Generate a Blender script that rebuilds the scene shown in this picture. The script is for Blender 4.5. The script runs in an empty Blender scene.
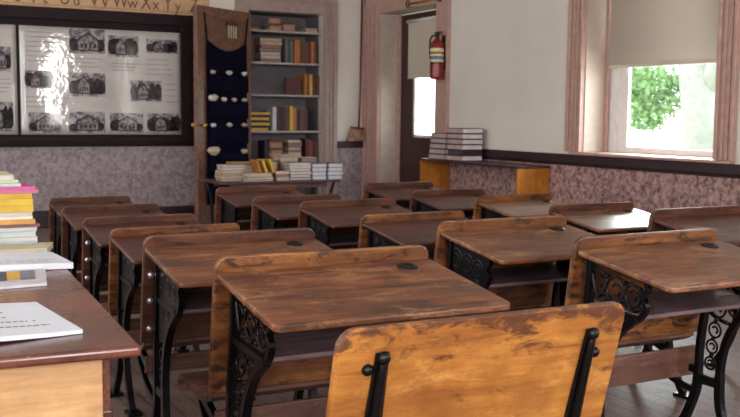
import bpy, bmesh, math, random
from mathutils import Vector, Matrix, Euler
random.seed(7)
sc = bpy.context.scene
COL = sc.collection
PI = math.pi

# ------------------------------------------------------------------ camera, sky, light, exposure
def camera():
    yaw, pitch, roll = .490306, .0956767, .0103476
    cy, sy, cp, sp, cr, sr = math.cos(yaw), math.sin(yaw), math.cos(pitch), math.sin(pitch), math.cos(roll), math.sin(roll)
    F = Vector((sy*cp, cy*cp, -sp)); R = Vector((cy, -sy, 0)); U = R.cross(F)
    R2 = cr*R + sr*U; U2 = -sr*R + cr*U
    m = Matrix((R2, U2, -F)).transposed().to_4x4(); m.translation = Vector((0, 0, 1.17))
    cd = bpy.data.cameras.new('camera'); cd.sensor_width = 36; cd.lens = 970.27*36/740; cd.clip_start = .05
    cd.dof.use_dof = True; cd.dof.focus_distance = 2.6; cd.dof.aperture_fstop = 10
    o = bpy.data.objects.new('camera', cd); COL.objects.link(o); o.matrix_world = m; sc.camera = o
camera()
sc.view_settings.view_transform = 'Standard'
sc.view_settings.look = 'None'
sc.view_settings.exposure = 1.1
sc.view_settings.gamma = 1.0
w = bpy.data.worlds.new('sky'); sc.world = w; w.use_nodes = True
bg = w.node_tree.nodes['Background']; bg.inputs[0].default_value = (.86, .95, 1.0, 1); bg.inputs[1].default_value = 3.2
def area(name, loc, rot, sx, sy, power, col):
    l = bpy.data.lights.new(name, 'AREA'); l.shape = 'RECTANGLE'; l.size = sx; l.size_y = sy
    l.energy = power; l.color = col
    o = bpy.data.objects.new(name, l); COL.objects.link(o); o.location = loc; o.rotation_euler = rot
    return o
XR, XL, YB, YF, ZC = 5.36, -2.2, 10.2, -2.2, 3.5
# daylight entering by the windows behind the camera, on the left wall and the ones on the right
DAY = (1.0, .94, .91)
for x, wd, pw in ((-1.2, .9, 38), (.7, .9, 40), (4.10, .34, 30)):
    area('daylight_rear', (x, YF-.03, 1.75), (PI/2, 0, 0), wd, 1.7, pw, DAY)
for y in (-.6, 2.4, 5.4, 8.0):
    area('daylight_left', (XL-.03, y, 1.75), (PI/2, 0, -PI/2), .95, 1.7, 17, DAY)
area('daylight_right', (XR+.55, 5.6, 1.45), (PI/2, 0, PI/2), 1.4, 1.0, 40, (.93, .97, 1.0))
area('daylight_right_near', (XR+.2, -1.0, 1.75), (PI/2, 0, PI/2), .95, 1.68, 26, (.95, .97, 1.0))
sun = bpy.data.lights.new('sun', 'SUN'); sun.energy = 3.0; sun.angle = .01; sun.color = (1, .97, .9)
so = bpy.data.objects.new('sun', sun); COL.objects.link(so); so.rotation_euler = (math.radians(38), 0, math.radians(-150))

# ------------------------------------------------------------------ materials
def hx(h, k=1.0):
    h = h.lstrip('#'); r = []
    for i in (0, 2, 4):
        c = int(h[i:i+2], 16)/255
        r.append((c/12.92 if c <= .04045 else ((c+.055)/1.055)**2.4)*k)
    return (r[0], r[1], r[2], 1)
class NT:
    def __init__(s, name):
        s.m = bpy.data.materials.new(name); s.m.use_nodes = True; s.t = s.m.node_tree; s.b = s.t.nodes['Principled BSDF']
        s.out = s.t.nodes['Material Output']
    def n(s, typ, **kw):
        o = s.t.nodes.new(typ)
        for k, v in kw.items():
            if k in o.inputs: o.inputs[k].default_value = v
            else: setattr(o, k, v)
        return o
    def l(s, a, b): s.t.links.new(a, b)
    def coord(s, scale=(1, 1, 1), rnd=True):
        tc = s.n('ShaderNodeTexCoord'); oi = s.n('ShaderNodeObjectInfo')
        mp = s.n('ShaderNodeMapping'); mp.inputs['Scale'].default_value = scale
        if rnd:
            ml = s.n('ShaderNodeMath', operation='MULTIPLY'); ml.inputs[1].default_value = 37
            s.l(oi.outputs['Random'], ml.inputs[0])
            ad = s.n('ShaderNodeVectorMath', operation='ADD'); s.l(tc.outputs['Object'], ad.inputs[0]); s.l(ml.outputs[0], ad.inputs[1])
            s.l(ad.outputs[0], mp.inputs[0])
        else: s.l(tc.outputs['Object'], mp.inputs[0])
        return mp.outputs[0]
    def noise(s, vec, scale, detail=5, rough=.6, dist=0):
        o = s.n('ShaderNodeTexNoise'); o.inputs['Scale'].default_value = scale; o.inputs['Detail'].default_value = detail
        o.inputs['Roughness'].default_value = rough; o.inputs['Distortion'].default_value = dist
        s.l(vec, o.inputs['Vector']); return o.outputs[0]
    def ramp(s, fac, stops):
        o = s.n('ShaderNodeValToRGB'); e = o.color_ramp.elements
        while len(e) < len(stops): e.new(.5)
        for i, (p, c) in enumerate(stops): e[i].position = p; e[i].color = c if len(c) == 4 else (*c, 1)
        s.l(fac, o.inputs[0]); return o.outputs[0]
    def mix(s, fac, a, b, mode='MIX'):
        o = s.n('ShaderNodeMix', data_type='RGBA', blend_type=mode)
        for inp, v in ((o.inputs[0], fac), (o.inputs[6], a), (o.inputs[7], b)):
            if hasattr(v, 'node'): s.l(v, inp)
            else: inp.default_value = v
        return o.outputs[2]
    def bump(s, h, strength=.2, dist=.01):
        o = s.n('ShaderNodeBump'); o.inputs['Strength'].default_value = strength; o.inputs['Distance'].default_value = dist
        s.l(h, o.inputs['Height']); s.l(o.outputs[0], s.b.inputs['Normal'])
W0 = (0, 0, 0, 1); W1 = (1, 1, 1, 1)
def plain(name, col, rough=.6, metal=0, spec=.5, var=.12):
    t = NT(name); c = hx(col); v = t.coord()
    n = t.noise(v, 14, 4)
    dk = tuple(x*(1-var*2) for x in c[:3])+(1,); lt = tuple(min(1, x*(1+var)) for x in c[:3])+(1,)
    t.l(t.ramp(n, [(.3, dk), (.7, lt)]), t.b.inputs['Base Color'])
    t.b.inputs['Roughness'].default_value = rough; t.b.inputs['Metallic'].default_value = metal
    t.b.inputs['Specular IOR Level'].default_value = spec
    return t.m
def wood(name, dark, mid, light, rough=.35, axis=0, stain=None, stain_lo=.56, wear=None, wear_lo=.55, coat=.0, g=1.0, top_dirt=None):
    t = NT(name)
    sv = [14*g]*3; sv[axis] = 1.3*g
    v = t.coord(tuple(sv)); u = t.coord((1, 1, 1))
    n1 = t.noise(v, 2.2, 8, .65, .6)
    c = t.ramp(n1, [(.3, hx(dark)), (.5, hx(mid)), (.68, hx(light))])
    n2 = t.noise(u, 5.0, 6, .7)
    c = t.mix(t.ramp(n2, [(.35, (.75,)*3), (.62, W0)]), c, hx(dark))
    if wear:
        s2 = [3.2]*3; s2[axis] = 1.2
        w1 = t.noise(t.coord(tuple(s2)), 3.4, 11, .82, .3)
        c = t.mix(t.ramp(w1, [(wear_lo, W0), (wear_lo+.14, (.85,)*3)]), c, hx(wear))
    if stain:
        s2 = [17]*3; s2[axis] = 6
        w2 = t.noise(t.coord(tuple(s2)), 1.5, 8, .72, 1.0)
        c = t.mix(t.ramp(w2, [(stain_lo, W0), (stain_lo+.09, (.9,)*3)]), c, hx(stain))
    if top_dirt:      # handled, blackened band along the upper edge
        tc = t.n('ShaderNodeTexCoord'); sp = t.n('ShaderNodeSeparateXYZ'); t.l(tc.outputs['Object'], sp.inputs[0])
        mr = t.n('ShaderNodeMapRange'); mr.inputs[1].default_value, mr.inputs[2].default_value = top_dirt; mr.inputs[3].default_value = -.12; mr.inputs[4].default_value = .10
        t.l(sp.outputs['Z'], mr.inputs[0])
        wn_ = t.noise(t.coord((6, 6, 14)), 1.6, 8, .75, .8); ad = t.n('ShaderNodeMath', operation='ADD'); t.l(wn_, ad.inputs[0]); t.l(mr.outputs[0], ad.inputs[1])
        c = t.mix(t.ramp(ad.outputs[0], [(.53, W0), (.63, (.85,)*3)]), c, hx('3c1c12'))
    t.l(c, t.b.inputs['Base Color'])
    t.b.inputs['Specular IOR Level'].default_value = .5
    t.l(t.ramp(n2, [(.3, (rough*.75,)*3), (.7, (min(1, rough*1.35),)*3)]), t.b.inputs['Roughness'])
    t.b.inputs['Coat Weight'].default_value = coat; t.b.inputs['Coat Roughness'].default_value = .2
    t.bump(n1, .18, .003)
    return t.m
M = {}
M['top'] = wood('desktop_wood', '34190f', '6c3d22', '8b5633', .38, stain='1f0f0b', stain_lo=.60, wear='aa7c50', wear_lo=.52)
M['top_gloss'] = wood('desktop_glossy_wood', '34190f', '6c3d22', '8b5633', .30, stain='1f0f0b', stain_lo=.60, wear='aa7c50', wear_lo=.52, coat=.6)
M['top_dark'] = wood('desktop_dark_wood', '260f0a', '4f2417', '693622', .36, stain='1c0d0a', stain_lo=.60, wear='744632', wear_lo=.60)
M['lip'] = wood('backboard_wood', '44220f', '7d4a22', '9f6a32', .42, stain='221009', stain_lo=.51)
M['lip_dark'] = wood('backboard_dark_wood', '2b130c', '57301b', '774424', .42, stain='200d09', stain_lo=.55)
M['seatback'] = wood('seat_back_wood', '70401a', 'a06526', 'b8803a', .45, stain='46200e', stain_lo=.60, wear='c08a48', wear_lo=.52, top_dirt=(.70, .80))
M['seat'] = wood('seat_wood', '3a1e18', '5f3a2c', '7d5546', .5, wear='94766a', wear_lo=.56)
M['shelf'] = wood('book_shelf_wood', '3e2c2e', '5e474b', '7a6266', .5, wear='8c7679', wear_lo=.6)
M['iron'] = plain('cast_iron', '0c090d', .33, .55, .5, .25)
M['inkwell'] = plain('inkwell_metal', '120e10', .35, .6)
M['bolt'] = plain('bolt_steel', 'd5d2dc', .28, .75)
M['deskwood'] = wood('teacher_top_wood', '3c1c15', '643326', '7a4230', .26, wear='6e4030', wear_lo=.62, coat=.1)
M['maple'] = wood('maple_panel', '8f6a44', 'b58c5e', 'c7a274', .5, g=1.0)
M['orange_ply'] = wood('orange_plywood', '8c4e17', 'b3701f', 'c6842e', .45, axis=2, g=.6)
M['darktop'] = wood('dark_board', '2b171a', '40262a', '553539', .45)
M['table'] = wood('table_wood', '362020', '533535', '6b4846', .4)
M['trimdark'] = plain('dark_trim_paint', '2c161c', .4, var=.2)
M['pink'] = plain('pinkish_casing_paint', 'b08c80', .45, var=.1)
M['frame_black'] = plain('blackboard_frame_paint', '1f0f13', .55, spec=.2, var=.2)
M['slate'] = plain('slate', '160e12', .6, spec=.2, var=.2)
M['white'] = plain('white_paint', 'd4cfcb', .5, var=.05)
M['shelf_paint'] = plain('pale_shelf_paint', 'a49a9a', .6, var=.15)
M['pink2'] = plain('greyish_pink_paint', '9c8480', .5, var=.1)
M['liner'] = plain('cream_reveal_paint', 'b09e92', .5, var=.05)
M['closet_in'] = plain('closet_interior_paint', '6c666c', .6, var=.08)
M['navy'] = plain('navy_fabric', '090820', .9, var=.3, spec=.1)
M['brass'] = plain('brass', 'c79a4a', .25, .9)
M['red'] = plain('extinguisher_red', '7c1a18', .3, .1)
M['black'] = plain('black_rubber', '16100f', .5)
M['label'] = plain('label_paper', 'd9cfa8', .5, var=.15)
M['ink'] = plain('printed_ink', '5a4038', .7)
M['card'] = plain('alphabet_card', 'c49a74', .6, var=.08)
M['paper'] = plain('white_paper', 'c0c3cc', .6, var=.03)
M['pages'] = plain('page_edges', 'a8947e', .8, var=.12)
M['straw'] = plain('broom_straw', '9c7a62', .9, var=.3)
M['handle'] = plain('broom_handle_wood', '5c3026', .45)
M['bark'] = plain('pale_bark', '86857f', .9, var=.1)
M['doorwood'] = plain('dark_door_paint', '3a1c20', .4, var=.15)
def wallpaint():
    t = NT('cream_wall_paint'); v = t.coord((1, 1, 1), False)
    n = t.noise(v, 1.2, 5, .6); n2 = t.noise(v, 30, 3)
    c = t.ramp(n, [(.3, hx('c6beb4')), (.7, hx('d4ccc2'))])
    c = t.mix(t.ramp(n2, [(.72, W0), (.78, (.5,)*3)]), c, hx('7a6a5c'))
    t.l(c, t.b.inputs['Base Color']); t.b.inputs['Roughness'].default_value = .55; t.bump(n2, .08, .004); return t.m
M['wall'] = wallpaint()
def wallpaper(name, a, b, c0):
    t = NT(name); v = t.coord((1, 1, 1), False)
    n = t.noise(v, 24, 6, .72, .25); n2 = t.noise(v, 2.5, 3)
    c = t.ramp(n, [(.40, hx(a)), (.50, hx(b)), (.62, hx(c0))])
    c = t.mix(t.ramp(n2, [(.3, (.25,)*3), (.7, W0)]), c, hx(a))
    t.l(c, t.b.inputs['Base Color']); t.b.inputs['Roughness'].default_value = .7; t.bump(n, .15, .004); return t.m
M['paper_back'] = wallpaper('grey_mottled_wallpaper', '75656a', '928387', 'a2959a')
M['paper_right'] = wallpaper('rose_mottled_wallpaper', '5e403e', '94736e', 'b2938b')
def floormat():
    t = NT('worn_floor_boards'); v = t.coord((1, 1, 1), False)
    br = t.n('ShaderNodeTexBrick'); mp = t.n('ShaderNodeMapping'); mp.inputs['Rotation'].default_value = (0, 0, PI/2)
    t.l(v, mp.inputs[0]); t.l(mp.outputs[0], br.inputs[0])
    br.inputs['Scale'].default_value = 1; br.inputs['Brick Width'].default_value = 3.0; br.inputs['Row Height'].default_value = .085
    br.inputs['Mortar Size'].default_value = .003; br.inputs['Color1'].default_value = hx('7a645e'); br.inputs['Color2'].default_value = hx('6c5750')
    br.inputs['Mortar'].default_value = hx('2c1c1c')
    n = t.noise(v, 60, 6, .8); n2 = t.noise(v, 1.6, 7, .7)
    c = t.mix(t.ramp(n, [(.38, (.7,)*3), (.55, W0)]), br.outputs[0], hx('3c2a27'))
    c = t.mix(t.ramp(n2, [(.45, W0), (.65, (.7,)*3)]), c, hx('8a7570'))
    t.l(c, t.b.inputs['Base Color']); t.b.inputs['Roughness'].default_value = .5; t.bump(n, .15, .003); return t.m
M['floor'] = floormat()
def burl():
    t = NT('combed_door_paint'); v = t.coord((5, 5, 2), False)
    n = t.noise(v, 5, 7, .75, 2.0)
    t.l(t.ramp(n, [(.35, hx('4a2e24')), (.5, hx('6e4b3c')), (.65, hx('8a6452'))]), t.b.inputs['Base Color'])
    t.b.inputs['Roughness'].default_value = .4; return t.m
M['burl'] = burl()
def shade():
    t = NT('roller_shade_fabric'); b = t.b
    b.inputs['Base Color'].default_value = hx('c6baab'); b.inputs['Roughness'].default_value = .8
    tr = t.n('ShaderNodeBsdfTranslucent'); tr.inputs[0].default_value = hx('b8a590')
    v = t.coord((1, 1, 1), False); n = t.noise(v, 120, 2); t.bump(n, .05, .001)
    mx = t.n('ShaderNodeMixShader'); mx.inputs[0].default_value = .10
    t.l(b.outputs[0], mx.inputs[1]); t.l(tr.outputs[0], mx.inputs[2]); t.l(mx.outputs[0], t.out.inputs[0]); return t.m
M['shade'] = shade()
def glass():
    t = NT('window_glass'); tr = t.n('ShaderNodeBsdfTransparent'); gl = t.n('ShaderNodeBsdfGlossy'); gl.inputs['Roughness'].default_value = .02
    tr.inputs[0].default_value = (.96, .98, .97, 1)
    mx = t.n('ShaderNodeMixShader'); mx.inputs[0].default_value = .05
    t.l(tr.outputs[0], mx.inputs[1]); t.l(gl.outputs[0], mx.inputs[2]); t.l(mx.outputs[0], t.out.inputs[0]); return t.m
M['glass'] = glass()
def poster_mat():
    t = NT('laminated_poster'); v = t.coord((1, 1, 1), False)
    n = t.noise(v, 3, 3)
    t.l(t.ramp(n, [(.3, hx('a39c9a')), (.7, hx('bdb6b2'))]), t.b.inputs['Base Color'])
    t.b.inputs['Roughness'].default_value = .5
    t.b.inputs['Coat Weight'].default_value = 1; t.b.inputs['Coat Roughness'].default_value = .035
    n2 = t.noise(v, 9, 3)
    bp = t.n('ShaderNodeBump'); bp.inputs['Strength'].default_value = .07; bp.inputs['Distance'].default_value = .02
    t.l(n2, bp.inputs['Height']); t.l(bp.outputs[0], t.b.inputs['Coat Normal'])
    return t.m
M['poster'] = poster_mat()
def photo_mat(name, a, b, sc_=18):
    t = NT(name); v = t.coord(); n = t.noise(v, sc_, 6, .7, .5)
    t.l(t.ramp(n, [(.44, hx(a)), (.56, hx(b))]), t.b.inputs['Base Color'])
    t.b.inputs['Coat Weight'].default_value = .5; t.b.inputs['Coat Roughness'].default_value = .06; t.b.inputs['Roughness'].default_value = .8; t.b.inputs['Specular IOR Level'].default_value = .1
    return t.m
M['ph_bg'] = photo_mat('photograph_sky', '5c5458', 'a49c9e')
M['ph_dark'] = photo_mat('photograph_dark_trees', '0c080a', '342c30')
M['ph_mid'] = photo_mat('photograph_house', '4c4448', '8c8688', 30)
M['textline'] = plain('faded_text', '8a8486', .6)
def leafmat():
    t = NT('leaves'); b = t.b; v = t.coord((1, 1, 1), False); n = t.noise(v, 3, 4)
    c = t.ramp(n, [(.35, hx('688a58')), (.65, hx('a0bd84'))])
    t.l(c, b.inputs['Base Color']); tr = t.n('ShaderNodeBsdfTranslucent'); t.l(c, tr.inputs[0])
    mx = t.n('ShaderNodeMixShader'); mx.inputs[0].default_value = .4
    t.l(b.outputs[0], mx.inputs[1]); t.l(tr.outputs[0], mx.inputs[2]); t.l(mx.outputs[0], t.out.inputs[0]); return t.m
M['leaf'] = leafmat()
M['grass'] = plain('pale_lawn', 'a8b088', .9, var=.2)
_cm = {}
def cmat(col, rough=.55):
    if col not in _cm: _cm[col] = plain('cover_'+col, col, rough, var=.1)
    return _cm[col]

# ------------------------------------------------------------------ mesh helpers
class MB:
    def __init__(s): s.v = []; s.f = []; s.sm = []
    def add(s, vs, fs, smooth=False):
        k = len(s.v); s.v += [tuple(v) for v in vs]; s.f += [tuple(i+k for i in f) for f in fs]; s.sm += [smooth]*len(fs); return s
    def box(s, x0, x1, y0, y1, z0, z1, rot=0, piv=None):
        vs = [(x, y, z) for z in (z0, z1) for y in (y0, y1) for x in (x0, x1)]
        if rot:
            px, py = piv or ((x0+x1)/2, (y0+y1)/2); c, d = math.cos(rot), math.sin(rot)
            vs = [(px+(x-px)*c-(y-py)*d, py+(x-px)*d+(y-py)*c, z) for x, y, z in vs]
        return s.add(vs, [(0, 2, 3, 1), (4, 5, 7, 6), (0, 1, 5, 4), (1, 3, 7, 5), (3, 2, 6, 7), (2, 0, 4, 6)])
    def prism(s, poly, fn, a, b):
        """poly of (p,q); fn(p,q,t)->xyz; extruded t from a to b"""
        n = len(poly); vs = [fn(p, q, a) for p, q in poly]+[fn(p, q, b) for p, q in poly]
        return s.add(vs, [tuple(range(n))[::-1], tuple(range(n, 2*n))]+[(i, (i+1) % n, n+(i+1) % n, n+i) for i in range(n)])
    def tube(s, pts, r, n=8, closed=False):
        pts = [Vector(p) for p in pts]; N = len(pts); rs = r if isinstance(r, (list, tuple)) else [r]*N
        rings = []; up = None
        for i, p in enumerate(pts):
            if closed: d = pts[(i+1) % N]-pts[i-1]
            else: d = pts[min(i+1, N-1)]-pts[max(i-1, 0)]
            d.normalize()
            if up is None: up = Vector((1, 0, 0)) if abs(d.x) < .9 else Vector((0, 0, 1))
            a = d.cross(up).normalized(); up = a.cross(d).normalized()
            rings.append([p+(a*math.cos(2*PI*k/n)+up*math.sin(2*PI*k/n))*rs[i] for k in range(n)])
        vs = [v for q in rings for v in q]; fs = []
        for i in range(N if closed else N-1):
            j = (i+1) % N
            fs += [(i*n+k, i*n+(k+1) % n, j*n+(k+1) % n, j*n+k) for k in range(n)]
        if not closed: fs += [tuple(range(n))[::-1], tuple(range((N-1)*n, N*n))]
        return s.add(vs, fs, True)
    def ribbon(s, pts, wd, x0, x1):
        """flat bar following (y,z) points, width wd (number or list), thick from x0 to x1"""
        N = len(pts); ws = wd if isinstance(wd, (list, tuple)) else [wd]*N; L, R = [], []
        for i in range(N):
            a = Vector(pts[max(i-1, 0)]); b = Vector(pts[min(i+1, N-1)]); d = (b-a).normalized(); nn = Vector((-d.y, d.x))*ws[i]/2
            c = Vector(pts[i]); L.append(c+nn); R.append(c-nn)
        vs = []
        for i in range(N): vs += [(x0, *L[i]), (x1, *L[i]), (x1, *R[i]), (x0, *R[i])]
        fs = []
        for i in range(N-1):
            for k in range(4): fs.append((i*4+k, i*4+(k+1) % 4, i*4+4+(k+1) % 4, i*4+4+k))
        fs += [(3, 2, 1, 0), tuple((N-1)*4+k for k in range(4))]
        return s.add(vs, fs)
    def lathe(s, prof, c, n=20, axis='z', smooth=True):
        vs = []
        for r, h in prof:
            for k in range(n):
                a = 2*PI*k/n; p, q = r*math.cos(a), r*math.sin(a)
                vs.append({'z': (c[0]+p, c[1]+q, c[2]+h), 'y': (c[0]+p, c[1]+h, c[2]+q), 'x': (c[0]+h, c[1]+p, c[2]+q)}[axis])
        N = len(prof); fs = []
        for i in range(N-1): fs += [(i*n+k, i*n+(k+1) % n, (i+1)*n+(k+1) % n, (i+1)*n+k) for k in range(n)]
        fs += [tuple(range(n))[::-1], tuple(range((N-1)*n, N*n))]
        return s.add(vs, fs, smooth)
    def xform(s, fn): s.v = [tuple(fn(*v)) for v in s.v]; return s
    def build(s, name, mat, parent=None, bevel=0, seg=2):
        me = bpy.data.meshes.new(name); me.from_pydata(s.v, [], s.f)
        for p, q in zip(me.polygons, s.sm): p.use_smooth = q
        bm = bmesh.new(); bm.from_mesh(me); bmesh.ops.recalc_face_normals(bm, faces=bm.faces); bm.to_mesh(me); bm.free()
        me.materials.append(mat)
        o = bpy.data.objects.new(name, me); COL.objects.link(o)
        if parent: o.parent = parent
        if bevel:
            b = o.modifiers.new('bevel', 'BEVEL'); b.width = bevel; b.segments = seg; b.limit_method = 'ANGLE'; b.angle_limit = .6
        return o
def tag(o, label, cat, group=None):
    o['label'] = label; o['category'] = cat
    if group: o['group'] = group
    return o
def empty(name, loc, rz=0, label=None, cat=None, group=None):
    o = bpy.data.objects.new(name, None); COL.objects.link(o); o.empty_display_size = .1
    o.location = loc; o.rotation_euler = (0, 0, rz)
    if label: tag(o, label, cat, group)
    return o
def struct(o, **k): o['kind'] = 'structure'; return o
def smooth_path(pts, n=6):
    """Catmull-Rom through 2-D points"""
    P = [Vector(p) for p in pts]; out = []
    for i in range(len(P)-1):
        p0 = P[max(i-1, 0)]; p1 = P[i]; p2 = P[i+1]; p3 = P[min(i+2, len(P)-1)]
        for k in range(n):
            t = k/n
            out.append(.5*((2*p1)+(p2-p0)*t+(2*p0-5*p1+4*p2-p3)*t*t+(3*p1-p0-3*p2+p3)*t*t*t))
    out.append(P[-1]); return [tuple(v) for v in out]

# ------------------------------------------------------------------ the room
B = lambda *a: MB().box(*a)
struct(B(XL-.1, XR+.6, YF-.1, YB+.6, -.08, 0).build('floor', M['floor']))
struct(B(XL-.1, XR+.6, YF-.1, YB+.6, ZC, ZC+.1).build('ceiling', M['white']))
# back wall with the closet opening
CX0, CX1, CZ = 3.90, 4.81, 2.31
m = MB(); m.box(XL, CX0, YB, YB+.12, 0, ZC); m.box(CX1, XR+.6, YB, YB+.12, 0, ZC); m.box(CX0, CX1, YB, YB+.12, CZ, ZC)
struct(m.build('wall_back', M['wall']))
m = MB(); m.box(XL, CX0-.16, YB-.012, YB, .16, .815); m.box(CX1+.17, XR, YB-.012, YB, .16, .80)
struct(m.build('wall_back_wallpaper', M['paper_back'])).name = 'wall_back_dado'
m = MB(); m.box(XL, 3.28, YB-.03, YB, 0, .175); m.box(CX1+.17, XR-.02, YB-.03, YB, 0, .175)
struct(m.build('baseboard_back', M['trimdark'], bevel=.006))
struct(B(CX1+.16, XR-.005, YB-.05, YB, .79, .868).build('trim_1', M['trimdark'], bevel=.008))
# right wall with door and window openings
DY0, DY1, DZ = 8.6, 9.82, 2.32
WY0, WY1, WZ0, WZ1 = 4.88, 6.30, .875, 2.75
TH = .30
m = MB()
m.box(XR, XR+TH, YF, -1.5, 0, ZC); m.box(XR, XR+TH, -.5, WY0, 0, ZC); m.box(XR, XR+TH, -1.5, -.5, 0, .9); m.box(XR, XR+TH, -1.5, -.5, 2.6, ZC); m.box(XR, XR+TH, WY0, WY1, 0, WZ0-.02); m.box(XR, XR+TH, WY0, WY1, WZ1, ZC)
m.box(XR, XR+TH, WY1, DY0, 0, ZC); m.box(XR, XR+TH, DY0, DY1, DZ, ZC); m.box(XR, XR+TH, DY1, YB+.12, 0, ZC)
struct(m.build('wall_right', M['wall']))
struct(B(XR-.012, XR, YF, DY0-.26, .16, .79).build('wall_right_dado', M['paper_right']))
struct(B(XR-.03, XR, YF, DY0-.26, 0, .16).build('baseboard_right', M['trimdark'], bevel=.006))
m = MB(); m.box(XR-.045, XR, YF, DY0-.26, .785, .862); m.box(XR-.03, XR, YF, DY0-.26, .765, .785)
struct(m.build('trim_2', M['trimdark'], bevel=.008))
def casing(name, y0, y1, z0, z1):
    m = MB(); m.box(XR-.02, XR, y0, y1, z0, z1); n = max(1, int((y1-y0)/.045))
    wd = (y1-y0)
    m.box(XR-.04, XR-.02, y0, y0+wd*.18, z0, z1); m.box(XR-.04, XR-.02, y1-wd*.18, y1, z0, z1)
    m.box(XR-.032, XR-.02, y0+wd*.30, y0+wd*.42, z0, z1); m.box(XR-.032, XR-.02, y0+wd*.56, y0+wd*.68, z0, z1)
    return struct(m.build(name, M['pink'], bevel=.005))
casing('trim_3', WY1, WY1+.19, WZ0+.01, 2.95); casing('trim_4', WY0-.17, WY0, WZ0+.01, 2.95)
casing('trim_5', DY1, YB, 0, 2.46)
m = MB(); m.box(XR-.025, XR, DY0-.25, DY0, 0, 2.6); m.box(XR-.04, XR-.025, DY0-.25, DY0-.21, 0, 2.6); m.box(XR-.025, XR, DY0, YB, DZ, 2.6)
struct(m.build('trim_6', M['pink'], bevel=.005))
m = MB(); m.box(XR, XR+TH, WY1, WY1+.006, WZ0, WZ1); m.box(XR, XR+TH, WY0-.006, WY0, WZ0, WZ1)
struct(B(XR-.07, XR+TH, WY0-.17, WY1+.10, .862, .885).build('trim_7', M['pink'], bevel=.006))      # window stool
# door reveals are the wall itself; white liner at the far side
struct(B(XR+.001, XR+TH-.04, DY1-.012, DY1, 0, DZ-.002).build('trim_8', M['liner']))
struct(B(XR+.001, XR+TH-.04, WY1-.012, WY1, .886, WZ1-.002).build('trim_9', M['liner']))
struct(B(XR+.001, XR+TH-.04, WY0, WY0+.012, .886, WZ1-.002).build('trim_10', M['white']))
# inner stop of the window recess
m = MB(); m.box(XR+.205, XR+.232, WY1-.050, WY1-.012, .886, WZ1); m.box(XR+.19, XR+.225, WY0+.012, WY0+.05, .886, WZ1)
struct(m.build('trim_11', M['pink'], bevel=.004))
m = MB(); m.box(XR+.20, XR+.235, DY1-.07, DY1-.012, 0, DZ-.002)
struct(m.build('trim_12', M['pink'], bevel=.004))
# window_1 : lower and upper sash
wn = MB(); x0, x1 = XR+.235, XR+.28
for (z0, z1, xa, xb) in ((.886, 1.78, x0, x1),):
    wn.box(xa, xb, WY0+.012, WY0+.10, z0, z1); wn.box(xa, xb, WY1-.245, WY1-.012, z0, z1)
    wn.box(xa, xb, WY0+.10, WY1-.245, z0, z0+.05); wn.box(xa, xb, WY0+.10, WY1-.245, z1-.05, z1)
wn.box(x0, x0+.02, WY1-.265, WY1-.245, .936, 1.73); wn.box(x0-.012, x0, WY1-.15, WY1-.11, .886, 1.78)
wn.box(x1, x1+.02, WY0+.012, WY1-.012, 1.78, 1.85); wn.box(x1, x1+.02, WY0+.012, WY0+.08, 1.85, WZ1); wn.box(x1, x1+.02, WY1-.08, WY1-.012, 1.85, WZ1)
wo = struct(wn.build('window_1', M['white'], bevel=.004))
B(x0+.02, x0+.024, WY0+.10, WY1-.245, .936, 1.73).build('pane', M['glass'], wo)
B(x1+.008, x1+.012, WY0+.08, WY1-.08, 1.85, WZ1).build('pane', M['glass'], wo)
# roller shade
rs = empty('roller_shade', (XR+.205, (WY0+WY1)/2, 1.58), 0, 'wide beige roller shade half lowered in the large window', 'roller shade')
m = MB(); hy = (WY1-WY0)/2-.055
vs = []; N = 24
for i in range(N+1):
    z = i*1.12/N
    for y in (-hy, hy): vs.append((.0015*math.sin(i*.7), y+.0, z+(.0 if i else .0)))
m.add(vs, [(2*i, 2*i+1, 2*i+3, 2*i+2) for i in range(N)], True)
sh = m.build('shade_fabric', M['shade'], rs); sm_ = sh.modifiers.new('t', 'SOLIDIFY'); sm_.thickness = .0015
MB().box(-.006, .006, -hy, hy, -.004, .022).build('hem_bar', M['shade'], rs, bevel=.003)
MB().tube([(0, -hy, 1.13), (0, hy, 1.13)], .022, 12).build('roller', M['white'], rs)
# door_1 (exit door, glazed)
DX = XR+.235
m = MB()
m.box(DX, DX+.045, DY0, DY0+.13, .01, DZ-.01); m.box(DX, DX+.045, DY1-.33, DY1-.012, .01, DZ-.01)
m.box(DX, DX+.045, DY0+.13, DY1-.33, .01, .93); m.box(DX, DX+.045, DY0+.13, DY1-.33, 2.18, DZ-.01)
m.box(DX-.006, DX, DY0+.2, DY1-.36, .2, .75)
d1 = struct(m.build('door_1', M['doorwood'], bevel=.004))
B(DX+.02, DX+.025, DY0+.13, DY1-.33, .93, 2.18).build('pane', M['glass'], d1)
m = MB(); m.box(DX+.008, DX+.018, DY1-.365, DY1-.33, .93, 2.18); m.box(DX+.008, DX+.018, DY0+.13, DY1-.2, .93, .96); 
m.build('glazing_bead', M['white'], d1)
ds = empty('door_shade', (DX-.03, (DY0+DY1)/2, 1.60), 0, 'small off-white roller shade on the glazed exit door', 'roller shade')
MB().box(-.001, .001, -.46, .34, 0, .60).build('shade_fabric', M['shade'], ds)
MB().box(-.006, .006, -.46, .34, -.015, .008).build('hem_bar', M['shade'], ds, bevel=.003)
MB().tube([(0, -.46, .62), (0, .36, .62)], .02, 10).build('roller', M['white'], ds)
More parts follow.
